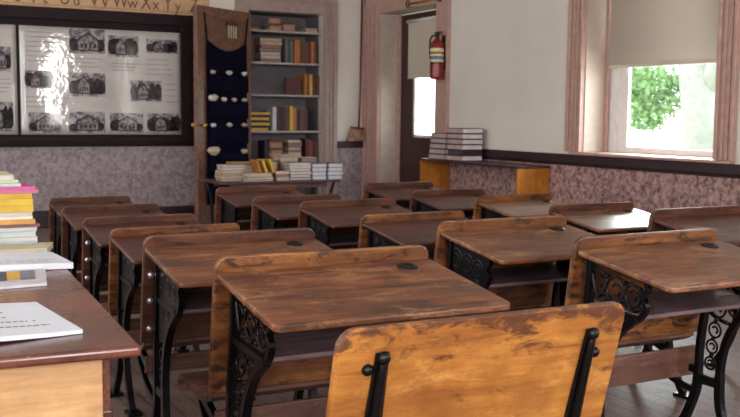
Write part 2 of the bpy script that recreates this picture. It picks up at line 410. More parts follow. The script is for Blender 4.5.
# left and rear walls (windows only outside the view)
def holed(fn, a0, a1, holes, z0=.9, z1=2.6):
    m = MB(); p = a0
    for h0, h1 in holes:
        fn(m, p, h0, 0, ZC); fn(m, h0, h1, 0, z0); fn(m, h0, h1, z1, ZC); p = h1
    fn(m, p, a1, 0, ZC); return m
struct(holed(lambda m, a, b, z0, z1: m.box(XL-.1, XL, a, b, z0, z1), YF, YB, [(-1.1, -.1), (1.9, 2.9), (4.9, 5.9), (7.5, 8.5)]).build('wall_left', M['wall']))
struct(holed(lambda m, a, b, z0, z1: m.box(a, b, YF-.1, YF, z0, z1), XL, XR, [(-1.65, -.75), (.25, 1.15), (3.92, 4.28)]).build('wall_front', M['wall']))

# ------------------------------------------------------------------ closet (built in)
CD = .36
m = MB(); m.box(CX0-.03, CX0, YB+.12, YB+.12+CD, 0, CZ); m.box(CX1, CX1+.03, YB+.12, YB+.12+CD, 0, CZ)
m.box(CX0-.03, CX1+.03, YB+.12+CD, YB+.14+CD, 0, CZ); m.box(CX0-.03, CX1+.03, YB+.12, YB+.12+CD, CZ, CZ+.03)
struct(m.build('wall_closet', M['closet_in']))
m = MB(); m.box(CX1, CX1+.17, YB-.03, YB, 0, CZ+.17); m.box(CX0-.16, CX0, YB-.03, YB, 0, CZ+.17); m.box(CX0, CX1, YB-.03, YB, CZ, CZ+.17)
m.box(CX1+.02, CX1+.05, YB-.045, YB-.03, 0, CZ+.10); m.box(CX1+.075, CX1+.095, YB-.045, YB-.03, 0, CZ+.10); m.box(CX1+.12, CX1+.17, YB-.05, YB-.03, 0, CZ+.17); m.box(CX0-.16, CX1+.17, YB-.055, YB-.03, CZ+.12, CZ+.17)
struct(m.build('trim_13', M['pink2'], bevel=.005))
SZ = [.62, .985, 1.395, 1.755, 2.11]
bc = empty('closet_shelving', (CX0, YB+.05, 0), 0, 'set of built-in wooden shelves filling the open closet', 'shelves')
for z in SZ:
    MB().box(.003, CX1-CX0-.003, 0, CD+.06, z-.022, z).build('shelf', M['shelf_paint'], bc, bevel=.002)
# closet door leaf, opened against the left
hx_, hy_ = CX0-.01, YB-.06; fx, fy = 3.12, 9.66
ang = math.atan2(fy-hy_, fx-hx_); Ld = math.hypot(fx-hx_, fy-hy_)
cd = empty('door_2', (hx_, hy_, 0), ang); cd['kind'] = 'structure'
m = MB(); DT = .035; H = 2.27
# local x from hinge to free edge; the visible face is +y (towards the room after rotation)
m.box(0, Ld, -DT/2, DT/2, .02, H)
dl = m.build('door_leaf', M['burl'], cd, bevel=.003)
m = MB()
for s in (1, -1):
    y0, y1 = (DT/2, DT/2+.008) if s > 0 else (-DT/2-.008, -DT/2)
    m.box(0, .09, y0, y1, .02, H); m.box(Ld-.11, Ld, y0, y1, .02, H)
    m.box(.09, Ld-.11, y0, y1, .02, .24); m.box(.09, Ld-.11, y0, y1, H-.11, H); m.box(.09, Ld-.11, y0, y1, .88, 1.0)
m.build('door_rails', M['burl'], cd, bevel=.003)
for s in (1, -1):
    MB().lathe([(.012, 0), (.010, .02), (.014, .03), (.026, .045), (.028, .058), (.018, .07), (.004, .073)] if s > 0 else [(.012, 0), (.010, -.02), (.014, -.03), (.026, -.045), (.028, -.058), (.018, -.07), (.004, -.073)], (Ld-.055, s*(DT/2+.008), 1.05), 16, 'y').build('door_knob', M['brass'], cd)
# pocket organiser on the door (its own frame, hung from straps)
og = empty('pocket_organizer', (hx_, hy_, 0), ang, 'long navy fabric pocket organizer hanging on the open closet door', 'organizer')
m = MB(); OX0, OX1, OZ0, OZ1 = .10, Ld-.14, .22, 1.93; yy = DT/2+.012
n = 14; top = [(OX0+(OX1-OX0)*i/n, OZ1-.10*math.sin(PI*i/n)) for i in range(n+1)]
poly = [(OX0, OZ0), (OX1, OZ0)]+top[::-1]
m.prism(poly, lambda p, q, t: (p, t, q), yy, yy+.012)
m.build('backing_cloth', M['navy'], og)
PZ = [1.60, 1.32, 1.05, .76, .45]
for z in PZ: 
    m = MB(); m.box(OX0+.01, OX1-.01, yy+.012, yy+.05, z-.20, z-.02)
    m.build('pocket_row', M['navy'], og, bevel=.012)
MB().tube([(OX0+.015, yy, OZ1-.02), (OX0-.03, yy+.004, 2.20)], .008, 6).build('strap', M['navy'], og)
MB().tube([(OX1-.015, yy, OZ1-.02), (OX1+.03, yy+.004, 2.20)], .008, 6).build('strap', M['navy'], og)
rot = Matrix.Rotation(ang, 3, 'Z')
def on_door(x, y, z): return rot @ Vector((x, y, 0)) + Vector((hx_, hy_, z))
ORD = ['top', 'second', 'third', 'fourth', 'lowest']
CC = ['d8cfc0', 'c9d3dc', 'd9c9a0', 'dcdce4', 'c8b4a0']
for r, (z, k) in enumerate(zip(PZ, (3, 4, 3, 2, 1))):
    for i in range(k):
        sz = random.uniform(.026, .042)*(1.5 if (r in (1, 3) and i == k-1) else 1)
        p = on_door(OX0+.07+(OX1-OX0-.14)*(i/(max(k-1, 1))), yy+.03, z-.02)
        m = MB(); pr = [(sz*.5, 0), (sz*1.1, sz*.5), (sz*1.3, sz*.9), (sz*.8, sz*1.3), (sz*.2, sz*1.4)]
        m.lathe(pr, (0, 0, 0), 9); rr = random.Random(r*10+i)
        m.v = [(a*1.3+rr.uniform(-.006, .006), b*.5+rr.uniform(-.004, .004), c+rr.uniform(-.008, .008)) for a, b, c in m.v]
        o = m.build('crumpled_cloth', cmat(random.choice(CC))); o.location = p; o.rotation_euler = (0, 0, ang)
        tag(o, f'pale crumpled cloth, {({1: [""], 2: ["left", "right"], 3: ["left", "middle", "right"], 4: ["leftmost", "left middle", "right middle", "rightmost"]}[k])[::-1][i]} one in the {ORD[r]} row of the navy pocket organizer'.replace(',  one', ', only one'), 'cloth', f'cloths in the {ORD[r]} pocket row')
# chime above the organiser
p = on_door(OX0+.26, DT/2+.03, 2.10)
ch = empty('wind_chime', p, ang, 'small dark wooden chime with hanging rods, above the navy organizer', 'wind chime')
pl = [(-.10, 0), (.10, 0)]+[(.10*math.cos(a), .055*math.sin(a)) for a in [PI*i/8 for i in range(1, 8)]]
MB().prism(pl, lambda p, q, t: (p, t, q), -.008, .008).build('top_board', M['handle'], ch)
for i in range(4): MB().tube([(-.06+.04*i, 0, 0), (-.06+.04*i, 0, -.13)], .006, 6).build('rod', M['label'], ch)

# ------------------------------------------------------------------ blackboard, posters, alphabet
bb = empty('blackboard', (1.2, YB, 0), 0, 'wide dark-framed blackboard on the back wall behind the posters', 'blackboard')
MB().box(-2.2, 1.92, -.02, -.001, .93, 2.09).build('slate_panel', M['slate'], bb)
m = MB(); m.box(-2.3, 2.07, -.045, -.001, 2.09, 2.21); m.box(1.92, 2.07, -.045, -.001, .93, 2.09); m.box(-2.3, 2.07, -.045, -.001, .82, .93)
m.build('frame', M['frame_black'], bb, bevel=.008)
m = MB(); m.box(-2.3, 2.05, -.11, -.045, .845, .865); m.box(-2.3, 2.05, -.11, -.10, .865, .88)
m.build('chalk_tray', M['frame_black'], bb, bevel=.004)
PY = YB-.021
def ray_poster(name, x0, x1, z0, z1, label):
    o = empty(name, (x0, PY, z0), 0, label, 'poster')
    w_, h_ = x1-x0, z1-z0
    # slightly rippled laminated sheet
    m = MB(); nx, nz = 30, 16; vs = []
    for j in range(nz+1):
        for i in range(nx+1):
            x, z = w_*i/nx, h_*j/nz
            vs.append((x, -.006-.0012*math.sin(x*7+z*2)*math.sin(z*3+.4), z))
    m.add(vs, [(j*(nx+1)+i, j*(nx+1)+i+1, (j+1)*(nx+1)+i+1, (j+1)*(nx+1)+i) for j in range(nz) for i in range(nx)], True)
    s = m.build('sheet', M['poster'], o); q = s.modifiers.new('t', 'SOLIDIFY'); q.thickness = .0015
    return o
def photo(par, u0, u1, v0, v1, kind, seed):
    """photograph print on a poster: kind of picture built from small flat shapes"""
    r = random.Random(seed); y = -.0095
    o = MB().box(u0, u1, y, y+.001, v0, v1).build('photograph_print', M['ph_bg'], par); 
    W_, H_ = u1-u0, v1-v0; y -= .0004
    m = MB(); k = 9
    for i in range(k):                       # dark mass of trees
        cx = u0+W_*(.12+.76*i/(k-1)); rad = W_*(.10+.05*r.random()); hh = H_*(.55+.3*r.random()) if kind != 'house' else H_*(.35+.3*r.random())
        pts = [(min(max(cx+rad*math.cos(a), u0), u1), min(v0+hh*.5+hh*.5*math.sin(a)+H_*.08, v1)) for a in [2*PI*j/9 for j in range(9)]]
        m.prism(pts, lambda p, q, t: (p, t, q), y-.0002, y)
        y -= .00001
    if kind != 'house': m.box(u0+W_*.1, u1-W_*.1, y-.0001, y, v0+H_*.1, v0+H_*.5)
    m.build('dark_trees', M['ph_dark'], o)
    y -= .0005
    m = MB(); a, b = u0+W_*.25, u1-W_*(.2 if kind == 'house' else .45)
    z0, z1 = v0+H_*.15, v0+H_*.5
    m.prism([(a, z0), (b, z0), (b, z1), ((a+b)/2, v0+H_*.85), (a, z1)], lambda p, q, t: (p, t, q), y-.0002, y)
    m.build('house_front', M['ph_mid'], o); y -= .0005
    m = MB()
    for i in range(4):
        xx = a+(b-a)*(.12+.22*i); m.box(xx, xx+(b-a)*.1, y-.0002, y, z0+H_*.08, z0+H_*.25)
    m.prism([(a-W_*.04, z1), ((a+b)/2, v0+H_*.80), (b+W_*.04, z1), (b+W_*.04, z1+H_*.06), ((a+b)/2, v0+H_*.88), (a-W_*.04, z1+H_*.06)], lambda p, q, t: (p, t, q), y-.0002, y)
    m.build('house_openings', M['ph_dark'], o)
def textblock(par, u0, u1, v0, v1, n):
    m = MB(); r = random.Random(int(u0*1000+v0*77))
    for i in range(n):
        z = v1-(v1-v0)*(i+.5)/n; m.box(u0, u1-(u1-u0)*r.uniform(0, .3), -.0099, -.009, z-.004, z+.004)
    m.build('caption_text', M['textline'], par)
PX0, PX1, PZ0, PZ1 = 1.49, 3.13, .945, 2.02
po = ray_poster('poster_display', PX0, PX1, PZ0, PZ1, 'large laminated poster of old house photographs on the blackboard, right one')
def pp(px, py):   # fractions read off the sheet: x 19..180, y 25..135
    return ((px-19)/161*(PX1-PX0), (134.5-py)/104*(PZ1-PZ0))
for q, kd in (((66, 101, 31, 55), 'house'), ((104, 135, 36, 57), 'tree'), ((143, 176, 38, 52), 'tree'), ((23, 49, 73, 90), 'tree'), ((65, 101, 74, 97), 'tree'),
              ((126, 159, 80, 101), 'tree'), ((26, 57, 113, 133), 'house'), ((64, 100, 112, 133), 'house'), ((105, 139, 113, 133), 'house'), ((143, 179, 113, 133), 'tree')):
    a, b = pp(q[0], q[3]), pp(q[1], q[2]); photo(po, a[0], b[0], a[1], b[1], kd, q[0]*7+q[2])
for q, n in (((25, 60, 34, 66), 7), ((107, 139, 62, 72), 3), ((143, 172, 56, 76), 4), ((63, 100, 58, 70), 3), ((54, 62, 96, 108), 2), ((162, 178, 80, 104), 4), ((24, 52, 96, 110), 3)):
    a, b = pp(q[0], q[3]), pp(q[1], q[2]); textblock(po, a[0], b[0], a[1], b[1], n)
p2 = ray_poster('poster_display', -.15, 1.46, PZ0, PZ1+.0, 'large laminated poster at the left edge of the view on the blackboard')
for q, kd in (((1.36, 1.56, .62, .86), 'house'), ((1.36, 1.57, .03, .32), 'tree'), ((.9, 1.25, .03, .30), 'tree'), ((.9, 1.25, .62, .9), 'house')): photo(p2, q[0]-.02, q[1], q[2], q[3], kd, int(q[2]*900))
textblock(p2, 1.30, 1.58, .40, .56, 4)
# alphabet cards above the board
def letters(par, items, zbase):
    for ch_, x, size in items:
        cu = bpy.data.curves.new('letter', 'FONT'); cu.body = ch_; cu.size = size; cu.extrude = .0008; cu.offset = .0
        t = bpy.data.objects.new('letter', cu); COL.objects.link(t)
        bpy.context.view_layer.update()
        dg = bpy.context.evaluated_depsgraph_get(); me = bpy.data.meshes.new_from_object(t.evaluated_get(dg))
        bpy.data.objects.remove(t); me.materials.clear(); me.materials.append(M['ink'])
        o = bpy.data.objects.new('letter', me); COL.objects.link(o); o.parent = par
        o.location = (x, -.0095, zbase); o.rotation_euler = (PI/2, 0, 0); o.scale = (.74, 1 if ch_.isupper() else .8, 1)
def strip(x0, x1, items, label):
    o = empty('alphabet_card', (x0, YB, 0), 0, label, 'alphabet card')
    MB().box(0, x1-x0, -.008, -.001, 2.212, 2.56).build('card', M['card'], o, bevel=.001)
    letters(o, [(c, x-x0, s) for c, x, s in items], 2.25)
    m = MB(); m.box(.0, x1-x0, -.0095, -.008, 2.236, 2.240); m.build('rule_line', M['ink'], o)
def cx(px): return 1.32+(px)*(3.17-1.32)/184
strip(cx(-90), cx(81.5), [('R', cx(-40), .21), ('r', cx(-24), .21), ('S', cx(-3), .21), ('s', cx(14), .21), ('T', cx(27), .21), ('t', cx(40), .21), ('U', cx(56), .21), ('u', cx(69), .21)],
      'tan alphabet card showing R to U above the blackboard')
strip(cx(82.3), cx(212), [('V', cx(86), .21), ('v', cx(98), .21), ('W', cx(109), .21), ('w', cx(124), .21), ('X', cx(138), .21), ('x', cx(150), .21), ('Y', cx(162), .21), ('y', cx(174), .21), ('Z', cx(190), .21), ('z', cx(202), .21)],
      'tan alphabet card showing V to Z above the blackboard')

# ------------------------------------------------------------------ school desks
def board_poly(W, z0, z1, r, low_r=0):
    p = [(-W/2, z0), (W/2, z0)]
    for i in range(7): a = PI/2*i/6; p.append((W/2-r+r*math.cos(a), z1-r+r*math.sin(a)))
    for i in range(7): a = PI/2+PI/2*i/6; p.append((-W/2+r+r*math.cos(a), z1-r+r*math.sin(a)))
    return p
TILT = .17
def seat_mesh(W, ins, k, kz):
    m = MB(); prof = smooth_path([(.075, .425), (.13, .398), (.22, .385), (.32, .395), (.385, .398), (.415, .375), (.42, .35)], 5)
    n = len(prof); hw = W/2-ins+.03; t = .016
    idx = list(range(0, n-1, 5)) 
    for a in range(0, n-1, 5):
        b = min(a+5, n-1); seg = prof[a:b+1]
        seg = [(y, z) for y, z in seg]
        seg[0] = (seg[0][0]+.0025, seg[0][1]); seg[-1] = (seg[-1][0]-.0015, seg[-1][1])
        low = [(y, z-t) for y, z in seg][::-1]
        m.prism([(y*k, z*kz) for y, z in seg+low], lambda p, q, x: (x, p, q), -hw, hw)
    return m
def side_frame(par, sx, W, ins, k, kz, kind):
    x = sx*(W/2-ins); x0, x1 = x-.009, x+.009; S = lambda pts: [(y*k, z*kz) for y, z in pts]
    m = MB()
    up = smooth_path([(-.022, .745), (-.012, .60), (.008, .47), (.018, .38), (.02, .28)], 5)
    m.ribbon(S(up), [.020*k]*len(up), x0-.004, x1+.004)
    m.ribbon(S([(-.01, .735), (-.275, .698)]), .016*k, x0, x1)
    big = smooth_path([(-.235, .580), (-.205, .560), (-.155, .52), (-.11, .455), (-.085, .38), (-.075, .29), (-.085, .18), (-.14, .06), (-.175, .012)], 5)
    m.ribbon(S(big), [(.022 if i < 25 else .028)*k for i in range(len(big))], x0-.003, x1+.003)
    rear = smooth_path([(.02, .29), (.03, .22), (.07, .12), (.125, .04), (.15, .012)], 5)
    m.ribbon(S(rear), .028*k, x0-.003, x1+.003)
    m.ribbon(S([(-.085, .27), (.03, .27)]), .03*k, x0, x1)
    # feet
    m.box(x-.028, x+.028, (-.225)*k, (-.14)*k, 0, .014*kz); m.box(x-.028, x+.028, .12*k, .20*k, 0, .014*kz)
    # seat bracket
    sb = smooth_path([(.02, .30), (.10, .305), (.20, .345), (.30, .372), (.38, .37)], 4)
    m.ribbon(S(sb), .026*k, x0, x1)
    sb = smooth_path([(.03, .22), (.14, .24), (.24, .30), (.30, .365)], 4)
    m.ribbon(S(sb), .018*k, x0, x1)
    # book shelf rail and its nose
    m.ribbon(S([(.0, .586), (-.24, .576)]), .018*k, x0, x1)
    nose = smooth_path([(-.262, .70), (-.272, .672), (-.252, .65), (-.268, .622), (-.256, .595), (-.238, .577)], 4)
    m.ribbon(S(nose), .014*k, x0, x1)
    def ring(cy, cz, r, t=.006, a0=0, a1=2*PI):
        N = 16; full = abs(a1-a0) > 6.2
        pts = [(x, (cy+r*math.cos(a0+(a1-a0)*i/N))*k, (cz+r*math.sin(a0+(a1-a0)*i/N))*kz) for i in range(N if full else N+1)]
        m.tube(pts, t*.72, 6, closed=full)
    if kind == 'open':
        for cy, cz, r in ((-.055, .665, .040), (-.135, .650, .042), (-.210, .645, .034), (-.055, .535, .034), (-.125, .54, .024),
                          (-.045, .455, .026), (-.035, .395, .024), (-.03, .335, .022), (-.175, .565, .012)):
            ring(cy, cz, r); ring(cy, cz, r*.45, .006, .5, 4.2)
        for cy, cz in ((-.095, .69), (-.175, .68), (-.24, .67), (-.095, .61), (-.175, .61), (-.05, .49), (-.09, .49), (-.04, .425), (-.035, .365)):
            m.lathe([(.002, -.009), (.006, -.007), (.0075, 0), (.006, .007), (.002, .009)], (x, cy*k, cz*kz), 8, 'x')
        # vine between the diagonals
        m.tube([(x, y*k, z*kz) for y, z in smooth_path([(-.02, .70), (-.05, .62), (-.09, .635), (-.13, .60), (-.17, .625), (-.21, .60), (-.245, .61)], 5)], .006, 6)
    else:
        m.prism([(a*k, b*kz) for a, b in ((-.01, .74), (-.27, .70), (-.255, .585), (-.16, .53), (-.10, .46), (-.02, .44))], lambda p, q, t: (t, p, q), x-.004, x+.004)
        for cy, cz, r in ((-.055, .665, .035), (-.13, .655, .034), (-.20, .645, .03), (-.055, .56, .032), (-.12, .56, .026), (-.19, .585, .016)): ring(cy, cz, r, .0085, .3, 5.3); ring(cy, cz, r*.45, .0085, .5, 4.2)
        for cy, cz, r in ((-.045, .40, .024), (-.035, .335, .022)): ring(cy, cz, r)
    return m.build('side_frame', M['iron'], par, bevel=.0025, seg=1)
def school_desk(x, y, yaw, W, H, kind, top, lip, bolts, label, group=None):
    """x, y: left end of the raised back edge"""
    th = math.radians(yaw); k = W/.632; kz = H/.802; ins = .046*k
    c = Vector((x+W/2*math.cos(th), y+W/2*math.sin(th), 0))
    o = empty('school_desk', c, th, label, 'school desk', group)
    zt = H
    # back board
    m = MB(); t = .021*k
    m.prism(board_poly(W, .425*kz, H, .035*k), lambda p, q, s: (p, s+(H-q)*TILT*.9, q), 0, t)
    m.build('back_board', M[lip], o, bevel=.005)
    # desktop
    m = MB(); r = .018*k; D = .405*k; y0 = 0.0
    pts = [(W/2, -.001), (-W/2, -.001)]
    for i in range(6): a = PI+PI/2*i/5; pts.append((-W/2+r+r*math.cos(a), -D+r+r*math.sin(a)))
    for i in range(6): a = 1.5*PI+PI/2*i/5; pts.append((W/2-r+r*math.cos(a), -D+r+r*math.sin(a)))
    ztop = lambda q: H-.039*k-(-q)/D*.057*k
    n = len(pts); vs = [(p, q, ztop(q)) for p, q in pts]+[(p, q, ztop(q)-.019*k) for p, q in pts]
    m.add(vs, [tuple(range(n)), tuple(range(n, 2*n))[::-1]]+[(i, n+i, n+(i+1) % n, (i+1) % n) for i in range(n)])
    m.build('desktop', M[top], o, bevel=.006, seg=3)
    # inkwell
    ix, iy = W/2-.108*k, -.062*k
    iw = MB().lathe([(.001, .0012), (.016, .0012), (.020, .004), (.031, .004), (.034, .001), (.034, -.004), (.001, -.004)], (0, 0, 0), 20)
    q = iw.build('inkwell', M['inkwell'], o); q.location = (ix, iy, ztop(iy)+.0005); q.rotation_euler = (.135, 0, 0); q.scale = (k*.9,)*3
    # book shelf
    m = MB(); hw = W/2-ins-.012
    ys, yn = .025*k, -.245*k; zs, zn = .600*kz, .590*kz
    m.add([(-hw, ys, zs), (hw, ys, zs), (hw, yn, zn), (-hw, yn, zn), (-hw, ys, zs-.013), (hw, ys, zs-.013), (hw, yn, zn-.013), (-hw, yn, zn-.013)],
          [(0, 1, 2, 3), (7, 6, 5, 4), (0, 4, 5, 1), (1, 5, 6, 2), (2, 6, 7, 3), (3, 7, 4, 0)])
    m.build('book_shelf', M['shelf'], o, bevel=.003)
    for sx in (-1, 1): side_frame(o, sx, W, ins, k, kz, kind)
    # seat for the place in front
    seat_mesh(W, ins, k, kz).build('seat', M['seat'], o, bevel=.003, seg=1)
    m = MB(); hw = W/2-ins+.03
    hz = .10 if kind == 'open' else .055
    m.box(-hw, hw, .058*k, .074*k, (.37-hz)*kz, .375*kz)
    m.build('seat_rear_rail', M['seat'], o, bevel=.004)
    if bolts:
        for z in (.665, .575, .475):
            xx = -(W/2-ins)-.020*k
            MB().lathe([(.011, 0), (.011, -.003), (.008, -.006), (.003, -.008)], (xx, (.802-z)*.15*k-.001, z*kz), 12, 'y').build('bolt', M['bolt'], o)
    return o
s = .93
DESKS = [
 # left row, from the rear seat to the front
 (.877*s, 2.547*s, -.9, .641, .802, 'open', 'top', 'lip', 0, 'large worn desk right in front of the orange-brown seat back, with open scrollwork iron side'),
 (.882*s, 3.314*s, -.5, .607, .776, 'closed', 'top', 'lip_dark', 1, 'desk with three bright bolts on its left side, ahead of the large centre desk'),
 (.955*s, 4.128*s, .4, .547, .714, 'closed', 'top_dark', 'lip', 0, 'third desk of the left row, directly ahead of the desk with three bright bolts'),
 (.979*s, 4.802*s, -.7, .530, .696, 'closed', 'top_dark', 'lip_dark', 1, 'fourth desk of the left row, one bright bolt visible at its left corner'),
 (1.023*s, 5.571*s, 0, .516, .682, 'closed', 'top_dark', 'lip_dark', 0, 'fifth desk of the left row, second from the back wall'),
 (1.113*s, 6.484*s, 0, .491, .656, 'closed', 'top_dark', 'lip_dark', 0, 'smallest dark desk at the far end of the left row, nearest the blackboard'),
 # middle row
 (2.156*s, 2.547*s, .2, .626, .794, 'open', 'top', 'lip', 0, 'large desk with open scrollwork iron side at the right, nearest desk of the middle row'),
 (2.069*s, 3.279*s, .4, .611, .779, 'closed', 'top', 'lip', 0, 'second desk of the middle row, inkwell at right, ahead of the scrollwork desk at right'),
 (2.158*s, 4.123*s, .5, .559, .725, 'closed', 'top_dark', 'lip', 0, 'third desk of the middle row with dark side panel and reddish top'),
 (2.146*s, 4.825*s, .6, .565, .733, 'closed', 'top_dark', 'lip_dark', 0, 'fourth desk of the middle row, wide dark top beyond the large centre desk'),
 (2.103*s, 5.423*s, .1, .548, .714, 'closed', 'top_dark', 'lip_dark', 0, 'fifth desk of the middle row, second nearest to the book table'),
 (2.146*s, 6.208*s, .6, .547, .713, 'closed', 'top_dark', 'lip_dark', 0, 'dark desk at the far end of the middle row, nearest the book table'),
 # right row
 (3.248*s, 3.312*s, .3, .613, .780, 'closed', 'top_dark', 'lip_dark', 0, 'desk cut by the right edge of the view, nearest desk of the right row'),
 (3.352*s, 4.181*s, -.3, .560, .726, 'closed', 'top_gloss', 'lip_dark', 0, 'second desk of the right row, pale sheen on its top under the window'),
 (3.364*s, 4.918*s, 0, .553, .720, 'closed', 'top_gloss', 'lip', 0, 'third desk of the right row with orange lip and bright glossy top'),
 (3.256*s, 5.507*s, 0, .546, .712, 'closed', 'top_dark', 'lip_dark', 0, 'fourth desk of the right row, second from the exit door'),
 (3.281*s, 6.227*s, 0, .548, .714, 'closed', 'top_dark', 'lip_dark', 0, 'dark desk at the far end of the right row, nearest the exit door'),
]
for d in DESKS: school_desk(*d)
# rear seat (seat only, no desk)
def rear_seat():
    W = .620; H = .815; th = math.radians(-1.0); x, y = .704, 1.415
    c = Vector((x+W/2*math.cos(th), y+W/2*math.sin(th), 0))
    o = empty('rear_school_seat', c, th, 'rear seat with broad orange-brown wooden back and two black iron brackets, nearest the camera', 'school seat')
    T2 = .27
    m = MB(); m.prism(board_poly(W, .42, H, .035), lambda p, q, s: (p, s+(H-q)*T2, q), 0, .022)
    m.build('back_board', M['seatback'], o, bevel=.006, seg=3)
    for sx in (-1, 1):
        x = sx*(W/2-.083)
        m = MB()
        rib = [(x, (H-z)*T2-.010, z) for z in (.758, .73, .65, .5, .40)]
        m.tube(rib, [.007, .009, .010, .012, .013], 10)
        lv = ((.768, .013), (.60, .019), (.38, .026))
        vs = [(x+sg*w1, (H-z)*T2-d, z) for d in (.0005, .008) for sg in (-1, 1) for z, w1 in lv]
        m.add(vs, [(6, 9, 10, 7), (7, 10, 11, 8), (0, 6, 7, 1), (1, 7, 8, 2), (3, 4, 10, 9), (4, 5, 11, 10), (0, 3, 9, 6), (2, 8, 11, 5), (0, 1, 4, 3), (1, 2, 5, 4)])
        # pedestal under it
        fr = smooth_path([(.115, .40), (.10, .33), (.10, .22), (.04, .06), (.0, .012)], 5)
        m.ribbon(fr, .034, x-.010, x+.010)
        rr = smooth_path([(.10, .24), (.14, .18), (.22, .05), (.25, .012)], 5)
        m.ribbon(rr, .034, x-.010, x+.010)
        m.ribbon(smooth_path([(.10, .32), (.2, .32), (.3, .37), (.44, .375)], 4), .026, x-.008, x+.008)
        m.box(x-.028, x+.028, -.04, .04, 0, .014); m.box(x-.028, x+.028, .22, .30, 0, .014)
        br = m.build('iron_bracket', M['iron'], o, bevel=.002, seg=1)
        kn = [(.0105, .002), (.011, -.002), (.009, -.006), (.005, -.009), (.001, -.0095)]
        MB().lathe([(r*1.15, h) for r, h in kn], (x, (H-.758)*T2-.010, .758), 16, 'y').build('bolt', M['iron'], br)
        bx = x-.024 if sx < 0 else x+.020
        bz = .737 if sx < 0 else .716
        MB().lathe(kn, (bx, (H-bz)*T2-.002, bz), 16, 'y').build('bolt', M['iron'], br)
    sm = seat_mesh(W, .083, 1, 1); sm.xform(lambda x, y, z: (x, y+.06, z)); sm.build('seat', M['seat'], o, bevel=.003, seg=1)
rear_seat()

# ------------------------------------------------------------------ books
def book(x, y, z, L, D, T, col, label, group=None, rz=0, pose='flat', ends=True, cover_out='side', pagecol=None, name='book'):
    """flat: L along x, D along y, T thick, its page block facing -y.  up: T along x, D deep, L tall, spine facing -y"""
    o = MB(); c = .003
    if pose == 'flat':
        o.box(-L/2, L/2, 0, D, 0, c); o.box(-L/2, L/2, 0, D, T-c, T)
        if cover_out == 'spine': o.box(-L/2, L/2, 0, c, c, T-c); pg = (-L/2+.004, L/2-.004, c, D-.005, c, T-c)
        else: o.box(-L/2, L/2, D-c, D, c, T-c); pg = (-L/2+.004, L/2-.004, .005, D-c, c, T-c)
    else:
        o.box(-T/2, -T/2+c, 0, D, 0, L); o.box(T/2-c, T/2, 0, D, 0, L); o.box(-T/2+c, T/2-c, 0, c, 0, L)
        pg = (-T/2+c, T/2-c, c, D-.005, .004, L-.006)
    ob = o.build(name, cmat(col)); ob.location = (x, y, z); ob.rotation_euler = (0, 0, rz)
    MB().box(*pg).build('pages', cmat(pagecol or random.choice(['9a8474', 'b5a08e', 'c3b6aa', 'a9a4aa', '86685a', 'ad9a80'])), ob)
    return tag(ob, label, 'book', group)
CN = {'yellow': 'c49a34', 'maroon': '4a1c22', 'brown': '5b3427', 'tan': '9a7658', 'cream': 'b5a28c', 'white': 'b9b6bd', 'black': '1d1720', 'green': '33443e', 'blue': '5f7690', 'red': '7a2b2a',
      'purple': '5a4052', 'grey': '5f5a62', 'orange': 'a5642c', 'pink': 'a8787a'}
NTH = ['bottom', 'second', 'third', 'fourth', 'fifth', 'sixth', 'seventh', 'eighth', 'ninth']
def nth(i, n): return 'bottom' if i == 0 else ('top' if i == n-1 else NTH[i]+' from bottom')
def stack(x, y, z, cols, L, D, T, where, group, jit=.012, out='side', pagecol=None):
    for i, c in enumerate(cols):
        l_ = L*random.uniform(.92, 1.04)
        book(x+random.uniform(-jit, jit), y+random.uniform(0, jit), z, l_, D, T, CN[c], f'{c} book, {nth(i, len(cols))} of {where}', group, random.uniform(-.05, .05)*(jit > .005), 'flat', cover_out=out, pagecol=pagecol)
        z += T+.0006
    return z
def row(x, y, z, cols, Ls, T, D, where, group):
    for i, (c, l_) in enumerate(zip(cols, Ls)):
        t = T*random.uniform(.85, 1.15)
        book(x+t/2, y, z, l_, D, t-.001, CN[c], f'{c} standing book, {["first","second","third","fourth","fifth","sixth","seventh","eighth","ninth","tenth"][i]} from left in {where}', group, pose='up')
        x += t
    return x
YS = YB+.08          # front of the books on the shelves
fx_ = lambda px: CX0+(px-247.5)*(CX1-CX0)/75.5
z = SZ[4]+.001; g = 'books on top closet shelf'
stack(fx_(256), YS, z, ['tan', 'brown', 'brown'], .13, .2, .02, 'low left pile on top closet shelf', g, out='spine')
stack(fx_(277), YS, z, ['pink', 'tan', 'brown', 'tan', 'pink'], .14, .2, .026, 'middle pile on top closet shelf', g, out='spine')
stack(fx_(291), YS, z, ['tan', 'pink', 'tan', 'brown'], .14, .2, .024, 'right-of-middle pile on top closet shelf', g, out='spine')
stack(fx_(314), YS, z, ['pink', 'tan'], .15, .2, .024, 'low right pile on top closet shelf', g)
z = SZ[3]+.001; g = 'books on second closet shelf'
row(fx_(249), YS, z, ['red', 'brown', 'black'], [.25, .24, .22], .033, .2, 'far left group on second closet shelf', g)
stack(fx_(273), YS, z, ['purple', 'pink', 'maroon', 'black', 'purple', 'pink', 'brown'], .26, .2, .038, 'big pile on second closet shelf', g)
row(fx_(287), YS, z, ['grey', 'green', 'grey'], [.27, .27, .25], .035, .2, 'grey-green group on second closet shelf', g)
row(fx_(296.5), YS, z, ['orange', 'orange', 'brown', 'brown', 'brown', 'maroon', 'orange', 'brown'], [.27, .26, .25, .25, .24, .25, .25, .24], .036, .2, 'right group on second closet shelf', g)
z = SZ[2]+.001; g = 'books on third closet shelf'
book(fx_(296.5), YS+.02, z, .19, .03, .19, CN['maroon'], 'large maroon book standing face out on third closet shelf', g, pose='up')
row(fx_(307), YS, z, ['orange', 'brown', 'yellow', 'brown', 'maroon', 'brown'], [.24, .24, .24, .23, .22, .22], .032, .2, 'right group on third closet shelf', g)
z = SZ[1]+.001; g = 'books on fourth closet shelf'
